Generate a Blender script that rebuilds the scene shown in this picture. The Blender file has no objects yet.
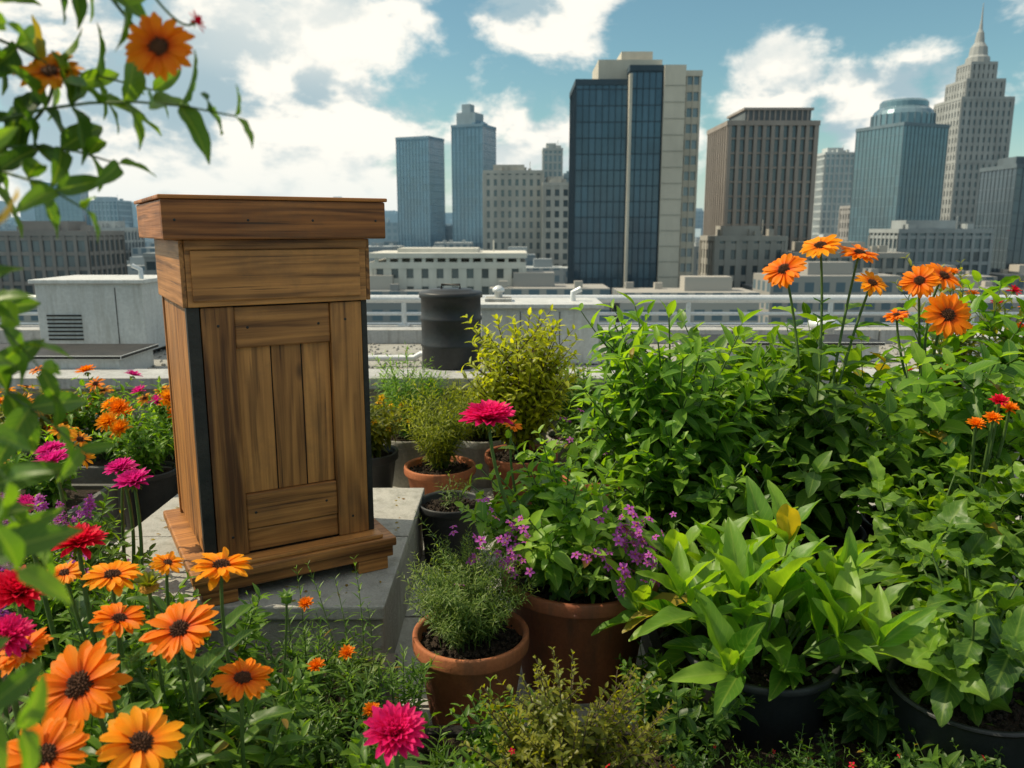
import bpy, math, random
import numpy as np
from mathutils import Vector
rad=math.radians
rng=np.random.default_rng(7)
scene=bpy.context.scene

# ---------------------------------------------------------------- materials
def newmat(name):
    m=bpy.data.materials.new(name); m.use_nodes=True
    nt=m.node_tree; nt.nodes.clear()
    return m,nt
class N:
    def __init__(s,nt): s.nt=nt
    def n(s,t,**k):
        nd=s.nt.nodes.new(t)
        ins=k.pop('ins',{})
        for a,b in k.items(): setattr(nd,a,b)
        for a,b in ins.items():
            if isinstance(b,bpy.types.NodeSocket): s.nt.links.new(b,nd.inputs[a])
            else: nd.inputs[a].default_value=b
        return nd
    def l(s,a,b): s.nt.links.new(a,b)
    def math(s,op,a,b=0.0,c=None,clamp=False):
        ins={0:a,1:b}
        if c is not None: ins[2]=c
        return s.n('ShaderNodeMath',operation=op,use_clamp=clamp,ins=ins).outputs[0]
    def mix(s,f,a,b,mode='MIX'):
        nd=s.n('ShaderNodeMix',data_type='RGBA',blend_type=mode)
        for i,v in ((0,f),(6,a),(7,b)):
            if isinstance(v,bpy.types.NodeSocket): s.l(v,nd.inputs[i])
            else:
                nd.inputs[i].default_value=v if i==0 else (v[0],v[1],v[2],1)
        return nd.outputs[2]
    def mr(s,v,a,b,c=0.0,d=1.0,smooth=False):
        nd=s.n('ShaderNodeMapRange',interpolation_type='SMOOTHSTEP' if smooth else 'LINEAR',ins={0:v,1:a,2:b,3:c,4:d})
        return nd.outputs[0]
    def noise(s,scale,detail=4,rough=.55,vec=None,dist=0.0):
        nd=s.n('ShaderNodeTexNoise',ins={'Scale':scale,'Detail':detail,'Roughness':rough,'Distortion':dist})
        if vec is not None: s.l(vec,nd.inputs['Vector'])
        return nd.outputs[0]
    def mapping(s,vec,scale=(1,1,1),loc=(0,0,0)):
        nd=s.n('ShaderNodeMapping'); s.l(vec,nd.inputs[0])
        nd.inputs['Scale'].default_value=scale; nd.inputs['Location'].default_value=loc
        return nd.outputs[0]
    def pbsdf(s,col,rough=.6,bump=None,bstr=.3,bdist=.01,metal=0.0,spec=.5):
        p=s.n('ShaderNodeBsdfPrincipled')
        for k,v in (('Base Color',col),('Roughness',rough),('Metallic',metal),('Specular IOR Level',spec)):
            if isinstance(v,bpy.types.NodeSocket): s.l(v,p.inputs[k])
            else: p.inputs[k].default_value=(v[0],v[1],v[2],1) if k=='Base Color' else v
        if bump is not None:
            b=s.n('ShaderNodeBump',ins={'Strength':bstr,'Distance':bdist,'Height':bump})
            s.l(b.outputs[0],p.inputs['Normal'])
        return p
    def out(s,sh):
        o=s.n('ShaderNodeOutputMaterial'); s.l(sh,o.inputs[0])

def leaf_mat(name,c1,c2,c3,trans=.44,vein=.5,rough=.42):
    m,nt=newmat(name); g=N(nt)
    at=g.n('ShaderNodeAttribute',attribute_name='rnd').outputs['Fac']
    uv=g.n('ShaderNodeUVMap').outputs[0]
    sp=g.n('ShaderNodeSeparateXYZ',ins={0:uv})
    u=g.math('ABSOLUTE',g.math('SUBTRACT',sp.outputs[0],.5))
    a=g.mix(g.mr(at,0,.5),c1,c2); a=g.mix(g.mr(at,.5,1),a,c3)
    if vein>0:
        ph=g.math('SUBTRACT',g.math('MULTIPLY',sp.outputs[1],9),g.math('MULTIPLY',u,5))
        fr=g.math('ABSOLUTE',g.math('SUBTRACT',g.math('FRACT',ph),.5))
        sv=g.mr(fr,0,.12,1,0)
        mid=g.mr(u,0.0,.07,1,0)
        v=g.math('MAXIMUM',g.math('MULTIPLY',sv,.4),mid)
        li=g.mix(.5,c3,(.42,.52,.12))
        a=g.mix(g.math('MULTIPLY',v,vein),a,li)
    col=g.mix(g.mr(sp.outputs[1],.78,1.0,0,.2),a,(.20,.24,.03))
    p=g.pbsdf(col,rough,spec=.38)
    t=g.n('ShaderNodeBsdfTranslucent'); 
    tcx=g.mix(1.0,col,(2.3,2.15,.35),'MULTIPLY'); g.l(tcx,t.inputs[0])
    mx=g.n('ShaderNodeMixShader',ins={0:trans}); g.l(p.outputs[0],mx.inputs[1]); g.l(t.outputs[0],mx.inputs[2])
    g.out(mx.outputs[0]); return m

def petal_mat(name,cbase,ctip,trans=.42):
    m,nt=newmat(name); g=N(nt)
    uv=g.n('ShaderNodeUVMap').outputs[0]
    sp=g.n('ShaderNodeSeparateXYZ',ins={0:uv})
    at=g.n('ShaderNodeAttribute',attribute_name='rnd').outputs['Fac']
    col=g.mix(g.mr(sp.outputs[1],.05,.6,smooth=True),cbase,ctip)
    st=g.noise(22,2,vec=g.mapping(uv,(1.0,.06,1)))
    col=g.mix(g.mr(st,.45,.75,0,.5),col,cbase)
    col=g.mix(g.mr(at,0,1,0,.22),col,(ctip[0]*.7,ctip[1]*.4,ctip[2]*.5))
    p=g.pbsdf(col,.5,bump=st,bstr=.3,bdist=.002,spec=.22)
    t=g.n('ShaderNodeBsdfTranslucent'); g.l(col,t.inputs[0])
    mx=g.n('ShaderNodeMixShader',ins={0:trans}); g.l(p.outputs[0],mx.inputs[1]); g.l(t.outputs[0],mx.inputs[2])
    g.out(mx.outputs[0]); return m

def rough_mat(name,c1,c2,scale=6,rough=.8,bstr=.3,bscale=60,metal=0,bdist=.01,spec=.4,stain=None):
    m,nt=newmat(name); g=N(nt)
    tc=g.n('ShaderNodeTexCoord').outputs['Object']
    a=g.noise(scale,4,.6,vec=tc)
    col=g.mix(g.mr(a,.3,.7),c1,c2)
    b=g.noise(bscale,3,.65,vec=tc)
    col=g.mix(g.mr(b,.35,.75,0,.35),col,(c1[0]*.45,c1[1]*.45,c1[2]*.45))
    if stain:
        s=g.noise(3.0,4,.7,vec=g.mapping(tc,(6,6,.8)))
        col=g.mix(g.mr(s,.48,.68,0,.65),col,stain)
    p=g.pbsdf(col,rough,bump=b,bstr=bstr,bdist=bdist,metal=metal,spec=spec)
    g.out(p.outputs[0]); return m
def flat_mat(name,c1,c2,scale=.15,rough=.85):
    m,nt=newmat(name); g=N(nt)
    tc=g.n('ShaderNodeTexCoord').outputs['Object']
    a=g.noise(scale,4,.65,vec=g.mapping(tc,(1,1,.35)))
    p=g.pbsdf(g.mix(g.mr(a,.3,.7),c1,c2),rough,spec=.3); g.out(p.outputs[0]); return m

def wood_mat(name,axis,c_lo=(.105,.036,.009),c_hi=(.56,.245,.068)):
    m,nt=newmat(name); g=N(nt)
    tc=g.n('ShaderNodeTexCoord').outputs['Object']
    oi=g.n('ShaderNodeObjectInfo').outputs['Random']
    off=g.n('ShaderNodeCombineXYZ',ins={0:g.math('MULTIPLY',oi,31.0),1:g.math('MULTIPLY',oi,17.0),2:g.math('MULTIPLY',oi,23.0)}).outputs[0]
    v=g.n('ShaderNodeVectorMath',operation='ADD',ins={0:tc,1:off}).outputs[0]
    s=[8,8,8]; s[axis]=.55
    warp=g.noise(1.1,2,.45,vec=g.mapping(v,tuple(s)))
    rings=g.math('SINE',g.math('MULTIPLY',warp,70))
    s2=[110,110,110]; s2[axis]=2.0
    fine=g.noise(1.0,4,.65,vec=g.mapping(v,tuple(s2)))
    s4=[28,28,28]; s4[axis]=1.2
    med=g.noise(1.0,3,.6,vec=g.mapping(v,tuple(s4)))
    big=g.noise(3.0,3,.6,vec=v)
    f=g.math('ADD',g.math('MULTIPLY',rings,.06),g.math('ADD',g.math('MULTIPLY',fine,.42),g.math('ADD',g.math('MULTIPLY',big,.30),g.math('MULTIPLY',med,.34))))
    f=g.math('ADD',f,g.math('MULTIPLY',g.math('SUBTRACT',oi,.5),.22))
    col=g.mix(g.mr(f,.30,.74),c_lo,c_hi)
    crack=g.mr(fine,.31,.38,1,0)
    col=g.mix(g.math('MULTIPLY',crack,.75),col,(.028,.011,.004))
    dk=g.mr(med,.36,.44,1,0,True)
    col=g.mix(g.math('MULTIPLY',dk,.45),col,(.055,.020,.006))
    vo=g.n('ShaderNodeTexVoronoi',ins={'Scale':1.0}); s3=[7,7,7]; s3[axis]=3.0
    g.l(g.mapping(v,tuple(s3)),vo.inputs['Vector'])
    knot=g.mr(vo.outputs['Distance'],.05,.13,1,0)
    col=g.mix(g.math('MULTIPLY',knot,.8),col,(.04,.015,.006))
    dirt=g.noise(2.6,6,.78,vec=v)
    col=g.mix(g.mr(dirt,.50,.70,0,.42),col,(.10,.060,.034))
    p=g.pbsdf(col,g.mr(f,.2,.8,.62,.42),bump=g.math('ADD',fine,g.math('MULTIPLY',med,.6)),bstr=.8,bdist=.002,spec=.4)
    g.out(p.outputs[0]); return m

def glass_mat(name,dark,light,rough=.10,vary=.6,metal=.35):
    m,nt=newmat(name); g=N(nt)
    uv=g.n('ShaderNodeUVMap').outputs[0]
    fl=g.n('ShaderNodeVectorMath',operation='FLOOR',ins={0:uv}).outputs[0]
    wn=g.n('ShaderNodeTexWhiteNoise',noise_dimensions='2D',ins={'Vector':fl}).outputs['Value']
    col=g.mix(g.math('MULTIPLY',g.math('POWER',wn,2.0),vary),dark,light)
    tc=g.n('ShaderNodeTexCoord').outputs['Object']
    nz=g.noise(.06,3,.6,vec=tc)
    col=g.mix(g.mr(nz,.4,.65,0,.5),col,light)
    p=g.pbsdf(col,g.math('ADD',rough,g.math('MULTIPLY',wn,.12)),metal=metal,spec=.8)
    g.out(p.outputs[0]); return m

HAZE_COL=(.40,.52,.595)  # air haze colour that distant surfaces are painted towards
def haze_tint(c,D,k=1050.):  # paints distance haze into a base colour, paler and bluer with D
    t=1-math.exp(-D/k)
    return tuple(c[i]*(1-t)+HAZE_COL[i]*t for i in range(3))

# ---------------------------------------------------------------- mesh builder
class MB:
    def __init__(s):
        s.V=[];s.U=[];s.R=[];s.F=[];s.M=[];s.nv=0;s.mats=[]
    def mi(s,mat):
        if mat not in s.mats: s.mats.append(mat)
        return s.mats.index(mat)
    def add(s,v,q,mat,uv=None,r=None):
        v=np.asarray(v,float); q=np.asarray(q,int)
        s.V.append(v); s.U.append(np.zeros((len(v),2)) if uv is None else np.asarray(uv,float))
        s.R.append(np.full(len(v),.5) if r is None else (np.full(len(v),r) if np.isscalar(r) else r))
        s.F.append(q+s.nv); s.M.append(np.full(len(q),s.mi(mat))); s.nv+=len(v)
    def inst(s,T,pos,d,up,sc,mat,r=None):
        tv,tq,tuv=T
        pos=np.atleast_2d(np.asarray(pos,float)); K=len(pos)
        d=np.broadcast_to(np.asarray(d,float),(K,3)); up=np.broadcast_to(np.asarray(up,float),(K,3))
        d=d/(np.linalg.norm(d,axis=1,keepdims=True)+1e-9)
        x=np.cross(d,up); nx=np.linalg.norm(x,axis=1,keepdims=True)
        x=np.where(nx<1e-4,np.array([[1,0,0]]),x/(nx+1e-9)); z=np.cross(x,d)
        sc=np.asarray(sc,float)
        if sc.ndim==0: sc=np.full((K,3),float(sc))
        elif sc.ndim==1: sc=np.repeat(sc[:,None],3,1) if len(sc)==K else np.broadcast_to(sc,(K,3))
        Mx=np.stack([x*sc[:,0:1],d*sc[:,1:2],z*sc[:,2:3]],axis=2)
        v=np.einsum('kij,nj->kni',Mx,tv)+pos[:,None,:]
        n=len(tv)
        q=(tq[None]+ (np.arange(K)*n)[:,None,None]).reshape(-1,4)
        if r is None: r=rng.random(K)
        r=np.broadcast_to(np.asarray(r,float),(K,))
        s.add(v.reshape(-1,3),q,mat,np.tile(tuv,(K,1)),np.repeat(r,n))
    def tube(s,P,R,k,mat,r=.5,cap=False):
        P=np.asarray(P,float); n=len(P); R=np.broadcast_to(np.asarray(R,float),(n,))
        T=np.gradient(P,axis=0); T/=np.linalg.norm(T,axis=1,keepdims=True)+1e-9
        ref=np.array([.31,.17,.93]) if abs(T[0][2])<.9 else np.array([1.,.1,0])
        a=np.cross(T,ref); a/=np.linalg.norm(a,axis=1,keepdims=True)+1e-9
        b=np.cross(T,a)
        th=np.arange(k)*2*np.pi/k
        v=P[:,None,:]+R[:,None,None]*(np.cos(th)[None,:,None]*a[:,None,:]+np.sin(th)[None,:,None]*b[:,None,:])
        i=np.arange(n-1)[:,None]*k; j=np.arange(k)[None]; j2=(j+1)%k
        q=np.stack([i+j,i+j2,i+k+j2,i+k+j],axis=-1).reshape(-1,4)
        uv=np.stack([np.tile(np.linspace(.1,.4,k),n),np.repeat(np.linspace(0,1,n),k)],1)
        s.add(v.reshape(-1,3),q,mat,uv,r)
    def box(s,c,sz,mat,rot=0.,uvs=(1,1),r=.5):
        hx,hy,hz_=sz[0]/2,sz[1]/2,sz[2]/2
        cs,sn=math.cos(rot),math.sin(rot)
        fs=[((-hx,-hy,-hz_),(hx,-hy,-hz_),(hx,-hy,hz_),(-hx,-hy,hz_),sz[0],sz[2]),
            ((hx,-hy,-hz_),(hx,hy,-hz_),(hx,hy,hz_),(hx,-hy,hz_),sz[1],sz[2]),
            ((hx,hy,-hz_),(-hx,hy,-hz_),(-hx,hy,hz_),(hx,hy,hz_),sz[0],sz[2]),
            ((-hx,hy,-hz_),(-hx,-hy,-hz_),(-hx,-hy,hz_),(-hx,hy,hz_),sz[1],sz[2]),
            ((-hx,-hy,hz_),(hx,-hy,hz_),(hx,hy,hz_),(-hx,hy,hz_),sz[0],sz[1]),
            ((-hx,hy,-hz_),(hx,hy,-hz_),(hx,-hy,-hz_),(-hx,-hy,-hz_),sz[0],sz[1])]
        v=[];uv=[]
        for i,f in enumerate(fs):
            for p in f[:4]: v.append((c[0]+p[0]*cs-p[1]*sn,c[1]+p[0]*sn+p[1]*cs,c[2]+p[2]))
            a,b=f[4]/uvs[0],f[5]/uvs[1]; o=i*37
            uv+=[(o,0),(o+a,0),(o+a,b),(o,b)]
        s.add(v,np.arange(24).reshape(6,4),mat,uv,r)
    def lathe(s,prof,k,mat,c=(0,0,0),r=.5):
        prof=np.asarray(prof,float); n=len(prof)
        th=np.arange(k)*2*np.pi/k
        v=np.stack([prof[:,0:1]*np.cos(th),prof[:,0:1]*np.sin(th),np.repeat(prof[:,1:2],k,1)],-1).reshape(-1,3)+np.array(c)
        i=np.arange(n-1)[:,None]*k; j=np.arange(k)[None]; j2=(j+1)%k
        q=np.stack([i+j,i+j2,i+k+j2,i+k+j],axis=-1).reshape(-1,4)
        s.add(v,q,mat,np.stack([np.tile(np.linspace(0,1,k),n),np.repeat(np.linspace(0,1,n),k)],1),r)
    def build(s,name,parent=None,smooth=True,loc=(0,0,0),rz=0.,bevel=0):
        V=np.concatenate(s.V);U=np.concatenate(s.U);R=np.concatenate(s.R);F=np.concatenate(s.F);M=np.concatenate(s.M)
        me=bpy.data.meshes.new(name)
        me.vertices.add(len(V)); me.vertices.foreach_set('co',V.ravel())
        me.loops.add(len(F)*4); me.loops.foreach_set('vertex_index',F.ravel().astype(np.int32))
        me.polygons.add(len(F))
        me.polygons.foreach_set('loop_start',np.arange(len(F),dtype=np.int32)*4)
        me.polygons.foreach_set('loop_total',np.full(len(F),4,dtype=np.int32))
        for m in s.mats: me.materials.append(m)
        me.polygons.foreach_set('material_index',M.astype(np.int32))
        me.polygons.foreach_set('use_smooth',np.full(len(F),bool(smooth)))
        ul=me.uv_layers.new(name='UVMap'); ul.data.foreach_set('uv',U[F.ravel()].ravel())
        at=me.attributes.new('rnd','FLOAT','POINT'); at.data.foreach_set('value',R.astype(np.float32))
        me.update(calc_edges=True)
        ob=bpy.data.objects.new(name,me); scene.collection.objects.link(ob)
        ob.location=loc; ob.rotation_euler=(0,0,rz)
        if parent: ob.parent=parent
        if bevel:
            import bmesh
            bm=bmesh.new(); bm.from_mesh(me); bmesh.ops.remove_doubles(bm,verts=bm.verts,dist=1e-5)
            bmesh.ops.bevel(bm,geom=bm.edges[:],offset=bevel,segments=2,affect='EDGES',profile=.6)
            bm.to_mesh(me); bm.free()
        return ob
def empty(name,loc=(0,0,0),rz=0):
    e=bpy.data.objects.new(name,None); scene.collection.objects.link(e); e.location=loc; e.rotation_euler=(0,0,rz); e.empty_display_size=.2
    return e
def unit(a):
    a=np.asarray(a,float); return a/(np.linalg.norm(a)+1e-9)

# templates ------------------------------------------------------
def leafT(kind='ovate',W=.3,rows=6,cols=2,fold=.25,curl=.35,wave=0.,serr=0.,tip=.0):
    v=[];uv=[]
    for i in range(rows+1):
        t=i/rows
        if kind=='ovate': w=(t**.45)*((1-t)**.75)*1.75
        elif kind=='lance': w=math.sin(math.pi*min(1,t**.85))**.85 if 0<t<1 else 0
        elif kind=='petal': w=min(1,.35+1.2*t)*(1-max(0,(t-.72)/.28)**2.2*.8)
        elif kind=='obov': w=(t**1.0)*((1-t)**.4)*1.75
        w=max(w,.04)*W*.5*(1+(serr if i%2 else -serr))
        for j in range(2*cols+1):
            f=(j-cols)/cols
            z=abs(f)*fold*w*2*(1-.3*abs(f)) -curl*t*t + wave*math.sin(t*14+f*2)*abs(f)*W*.4
            v.append((f*w,t-(abs(f)*tip),z)); uv.append((.5+f*.5,t))
    c=2*cols+1; q=[]
    for i in range(rows):
        for j in range(2*cols): q.append((i*c+j,i*c+j+1,(i+1)*c+j+1,(i+1)*c+j))
    return np.array(v),np.array(q),np.array(uv)
T_ov=leafT('ovate',.66,6,1,.3,.22,.12,.05)
T_ovn=leafT('ovate',.46,5,1,.35,.3)
T_vine=leafT('ovate',.50,8,2,.35,.35,.15)
T_big=leafT('ovate',.66,11,2,.20,.22,.26,.06)
T_lance=leafT('lance',.36,10,2,.38,.24,.20)
T_lan2=leafT('lance',.34,5,1,.35,.25)
T_thin=leafT('lance',.16,3,1,.3,.25)
T_small=leafT('ovate',.62,3,1,.35,.25)
T_pet=leafT('petal',.33,6,1,.25,.16)
T_petw=leafT('petal',.36,4,1,.5,.3)
T_petz=leafT('petal',.30,4,1,.45,.10)
def sphT(k=8,n=4,full=True):
    v=[];uv=[]
    for i in range(n+1):
        a=math.pi*(i/n if full else i/n*.5)
        for j in range(k):
            th=2*math.pi*j/k
            v.append((math.sin(a)*math.cos(th),math.cos(a),math.sin(a)*math.sin(th))); uv.append((j/k,i/n))
    q=[(i*k+j,i*k+(j+1)%k,(i+1)*k+(j+1)%k,(i+1)*k+j) for i in range(n) for j in range(k)]
    return np.array(v),np.array(q),np.array(uv)
T_sph=sphT(6,3); T_dome=sphT(14,5,False); T_cone=(np.array([(math.cos(a)*s_,y,math.sin(a)*s_) for s_,y in((.5,0),(.42,.6),(.08,1)) for a in np.arange(5)*2*math.pi/5]),
   np.array([(i*5+j,i*5+(j+1)%5,(i+1)*5+(j+1)%5,(i+1)*5+j) for i in range(2) for j in range(5)]),np.zeros((15,2)))

# materials ------------------------------------------------------
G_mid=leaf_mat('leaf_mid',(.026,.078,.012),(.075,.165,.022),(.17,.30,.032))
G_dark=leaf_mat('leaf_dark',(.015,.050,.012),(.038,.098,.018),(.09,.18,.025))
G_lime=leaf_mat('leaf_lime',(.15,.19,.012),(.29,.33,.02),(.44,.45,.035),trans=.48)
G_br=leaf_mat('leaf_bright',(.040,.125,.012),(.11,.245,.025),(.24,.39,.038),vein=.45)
G_sage=leaf_mat('leaf_sage',(.06,.11,.030),(.12,.20,.045),(.22,.29,.07),vein=0)
G_ol=leaf_mat('leaf_olive',(.05,.075,.010),(.13,.155,.018),(.25,.25,.03),vein=0)
G_dry=leaf_mat('leaf_dry',(.22,.15,.03),(.34,.26,.03),(.20,.10,.03),vein=.3)
M_stem=rough_mat('stem_green',(.05,.10,.02),(.10,.17,.035),30,.6,.2,200)
M_bark=rough_mat('stem_bark',(.06,.04,.025),(.11,.08,.05),40,.85,.5,200)
P_or=petal_mat('petal_orange',(.74,.08,.002),(.98,.29,.004))
P_yo=petal_mat('petal_amber',(.88,.18,.003),(1.0,.42,.008))
P_red=petal_mat('petal_crimson',(.55,.003,.02),(.82,.010,.05))
P_mag=petal_mat('petal_magenta',(.52,.008,.18),(.80,.03,.33))
P_pk=petal_mat('petal_hotpink',(.65,.006,.12),(.88,.02,.20))
P_pur=petal_mat('petal_purple',(.36,.035,.34),(.60,.13,.58))
P_ye=petal_mat('petal_yellow',(.85,.34,.006),(.96,.56,.015))
M_cen=rough_mat('flower_centre_brown',(.035,.012,.005),(.12,.04,.008),80,.8,.5,400)
M_ceny=rough_mat('flower_centre_ochre',(.35,.14,.01),(.6,.3,.02),80,.8,.5,400)
M_soil=rough_mat('soil',(.020,.013,.008),(.050,.032,.019),14,.95,.9,70,bdist=.03)
M_terra=rough_mat('terracotta',(.32,.095,.036),(.48,.17,.07),7,.8,.35,90,stain=(.19,.09,.05),bdist=.004)
M_terra2=rough_mat('terracotta_dark',(.24,.07,.03),(.36,.12,.05),7,.7,.35,90,stain=(.12,.06,.038),bdist=.004)
M_blkpot=rough_mat('black_plastic',(.018,.02,.022),(.035,.038,.04),9,.5,.15,120)
M_conc=rough_mat('concrete',(.28,.275,.25),(.39,.38,.35),3.5,.9,.6,55,stain=(.18,.175,.15))
M_slab=rough_mat('paver_concrete',(.33,.325,.30),(.45,.44,.40),5,.9,.7,130,stain=(.20,.20,.17),bdist=.004)
M_white=rough_mat('white_painted_metal',(.52,.53,.52),(.66,.66,.64),3,.5,.1,40,stain=(.38,.37,.34))
M_cope=rough_mat('coping_stone',(.35,.36,.36),(.48,.48,.47),3,.8,.3,60,stain=(.22,.22,.21))
M_metal=rough_mat('rail_metal',(.60,.62,.63),(.72,.73,.73),6,.35,.05,60,metal=.3)
M_drum=rough_mat('drum_black',(.014,.016,.018),(.03,.033,.036),4,.45,.12,50)
M_dk=rough_mat('dark_metal',(.02,.02,.02),(.05,.045,.04),9,.5,.2,90,metal=.3)
W_x=wood_mat('hive_wood_across',0); W_z=wood_mat('hive_wood_upright',2); W_y=wood_mat('hive_wood_deep',1)
W_roof=wood_mat('hive_roof_wood',0,(.10,.030,.007),(.50,.185,.044))
W_roofy=wood_mat('hive_roof_wood_side',1,(.10,.030,.007),(.50,.185,.044))

# ---------------------------------------------------------------- plant grammar
class Plant:
    def __init__(s): s.mb=MB(); s.L={}
    def leaf(s,T,mat,p,d,up,sc,r):
        if rng.random()<.010 and mat in (G_mid,G_br,G_dark): mat=G_dry
        s.L.setdefault((id(T),mat.name),[T,mat,[],[],[],[],[]]); a=s.L[(id(T),mat.name)]; a[2].append(p);a[3].append(d);a[4].append(up);a[5].append(sc);a[6].append(r)
    def flush(s):
        for T,mat,p,d,u,sc,r in s.L.values(): s.mb.inst(T,np.array(p),np.array(d),np.array(u),np.array(sc),mat,np.array(r))
        s.L={}
    def done(s,name,parent=None):
        s.flush(); return s.mb.build(name,parent)
def bez(p0,p1,p2,n):
    t=np.linspace(0,1,n)[:,None]; return (1-t)**2*p0+2*t*(1-t)*p1+t*t*p2
def shoot(P,p0,p2,bow,T,mat,ls,gap,sr,start=.15,el=(5,45),stemmat=None,opp=True,tipf=.45,tone=0.,wh=2):
    p0=np.array(p0,float);p2=np.array(p2,float)
    p1=(p0+p2)/2+np.array(bow,float)
    L=np.linalg.norm(p2-p0); n=max(4,int(L/.06)+2)
    c=bez(p0,p1,p2,n)
    P.mb.tube(c,np.linspace(sr,sr*.4,n),4 if sr<.004 else 5,stemmat or M_stem)
    k=max(2,int(L*(1-start)/gap)); a0=rng.random()*6.28
    for i in range(k+1):
        t=start+(1-start)*i/k
        p=(1-t)**2*p0+2*t*(1-t)*p1+t*t*p2
        tg=unit(2*(1-t)*(p1-p0)+2*t*(p2-p1))
        a=a0+i*(1.57 if opp else 2.4)
        e1=unit(np.cross(tg,[.13,.21,.4 if abs(tg[2])<.9 else 0])); e2=np.cross(tg,e1)
        for s_ in range(wh if opp else 1):
            b=a+s_*2*math.pi/wh+rng.normal(0,.25)
            side=math.cos(b)*e1+math.sin(b)*e2
            e=rad(el[0]+(el[1]-el[0])*t+rng.normal(0,12))
            d=side*math.cos(e)+tg*math.sin(e)+np.array([0,0,.1])
            up=unit(tg*.8+np.array([0,0,.7])+rng.normal(0,.22,3))
            f=1.0 if t<.6 else 1-(1-tipf)*(t-.6)/.4
            if t<.3: f*=.75+t*.8
            sc=ls*f*rng.uniform(.75,1.15)
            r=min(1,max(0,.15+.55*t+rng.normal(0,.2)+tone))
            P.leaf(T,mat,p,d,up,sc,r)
    return c
def bushy(P,base,h,r,ns,T,mat,ls,gap,sr=.006,sub=3,lean=(0,0),start=.15,el=(5,45),stemmat=None,wh=2,hvar=.35,r0=.04,tone=0.,sublen=.35,tipf=.45):
    tips=[]
    base=np.array(base,float)
    for i in range(ns):
        ph=rng.random()*6.283; q=math.sqrt(rng.random())
        hor=np.array([math.cos(ph),math.sin(ph),0.])
        hh=h*(1-hvar*rng.random())*(1-.30*q*q)
        p2=base+hor*r*q+np.array([lean[0],lean[1],hh])
        p0=base+hor*r0*rng.random()
        tn=tone+rng.normal(0,.09)
        c=shoot(P,p0,p2,-hor*r*.12+np.array([0,0,hh*.08]),T,mat,ls,gap,sr,start,el,stemmat,True,tipf,tn,wh)
        tips.append((p2,unit(c[-1]-c[-2])))
        for j in range(sub):
            t=rng.uniform(.3,.85); k=int(t*(len(c)-1)); pb=c[k]
            ph2=ph+rng.normal(0,1.3); ho=np.array([math.cos(ph2),math.sin(ph2),0.])
            l=h*sublen*rng.uniform(.6,1.1)
            pe=pb+ho*l*.7+np.array([0,0,l*rng.uniform(.35,.9)])
            shoot(P,pb,pe,[0,0,-l*.08],T,mat,ls*.85,gap,sr*.6,.2,el,stemmat,True,tipf,tn,wh)
            tips.append((pe,unit(pe-pb+np.array([0,0,.05]))))
    return tips

def daisy(mb,c,nrm,R,pm,cm=None,npet=20,cup=.12,T=T_pet,cr=.27,stemto=None,sr=.004,layers=2,droop=0):
    cm=cm or M_cen
    c=np.array(c,float); n=unit(nrm); e1=unit(np.cross(n,[.3,.5,.2])); e2=np.cross(n,e1)
    for l in range(layers):
        k=npet; a=np.arange(k)*2*np.pi/k+l*np.pi/k+rng.normal(0,.08,k)
        el=cup+l*.10+rng.normal(0,.11,k)-droop
        d=(np.cos(a)[:,None]*e1+np.sin(a)[:,None]*e2)*np.cos(el)[:,None]+np.sin(el)[:,None]*n
        pos=c+d*R*cr*.6-n*R*.02*l
        u=n+rng.normal(0,.2,(k,3))
        s=R*(1-cr*.6)*rng.uniform(.84,1.07,k)*(1-.1*l)
        mb.inst(T,pos,d,u,s,pm,rng.random(k))
    mb.inst(T_dome,[c-n*R*.02],n,e1,np.array([[R*cr,R*cr*.6,R*cr]]),cm,.3)
    nb=90 if R>.045 else 40; i=np.arange(nb)+.5; ph=np.arccos(1-i/nb); th=i*2.39996
    bd=np.sin(ph)[:,None]*(np.cos(th)[:,None]*e1+np.sin(th)[:,None]*e2)+np.cos(ph)[:,None]*n
    bp=c-n*R*.02+np.sin(ph)[:,None]*(np.cos(th)[:,None]*e1+np.sin(th)[:,None]*e2)*R*cr+np.cos(ph)[:,None]*n*R*cr*.6
    mb.inst(T_cone,bp,bd,e1+.01,R*.06*rng.uniform(.7,1.3,nb),cm,rng.random(nb))
    k=10; a=np.arange(k)*2*np.pi/k
    d=(np.cos(a)[:,None]*e1+np.sin(a)[:,None]*e2)-.15*n
    mb.inst(T_lan2,np.repeat([c-n*R*.07],k,0),d,np.repeat([n],k,0),R*.42,G_mid,.5)
    if stemto is not None:
        s=np.array(stemto,float); L=np.linalg.norm(c-s)
        P=bez(s,c-n*L*.3-np.array([0,0,L*.12]),c-n*R*.08,12)
        mb.tube(P,np.linspace(sr*1.25,sr,12),6,M_stem)
        mb.inst(T_dome,[c-n*R*.02],-n,e1,np.array([[R*.2,R*.18,R*.2]]),M_stem,.5)
        return P
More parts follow.
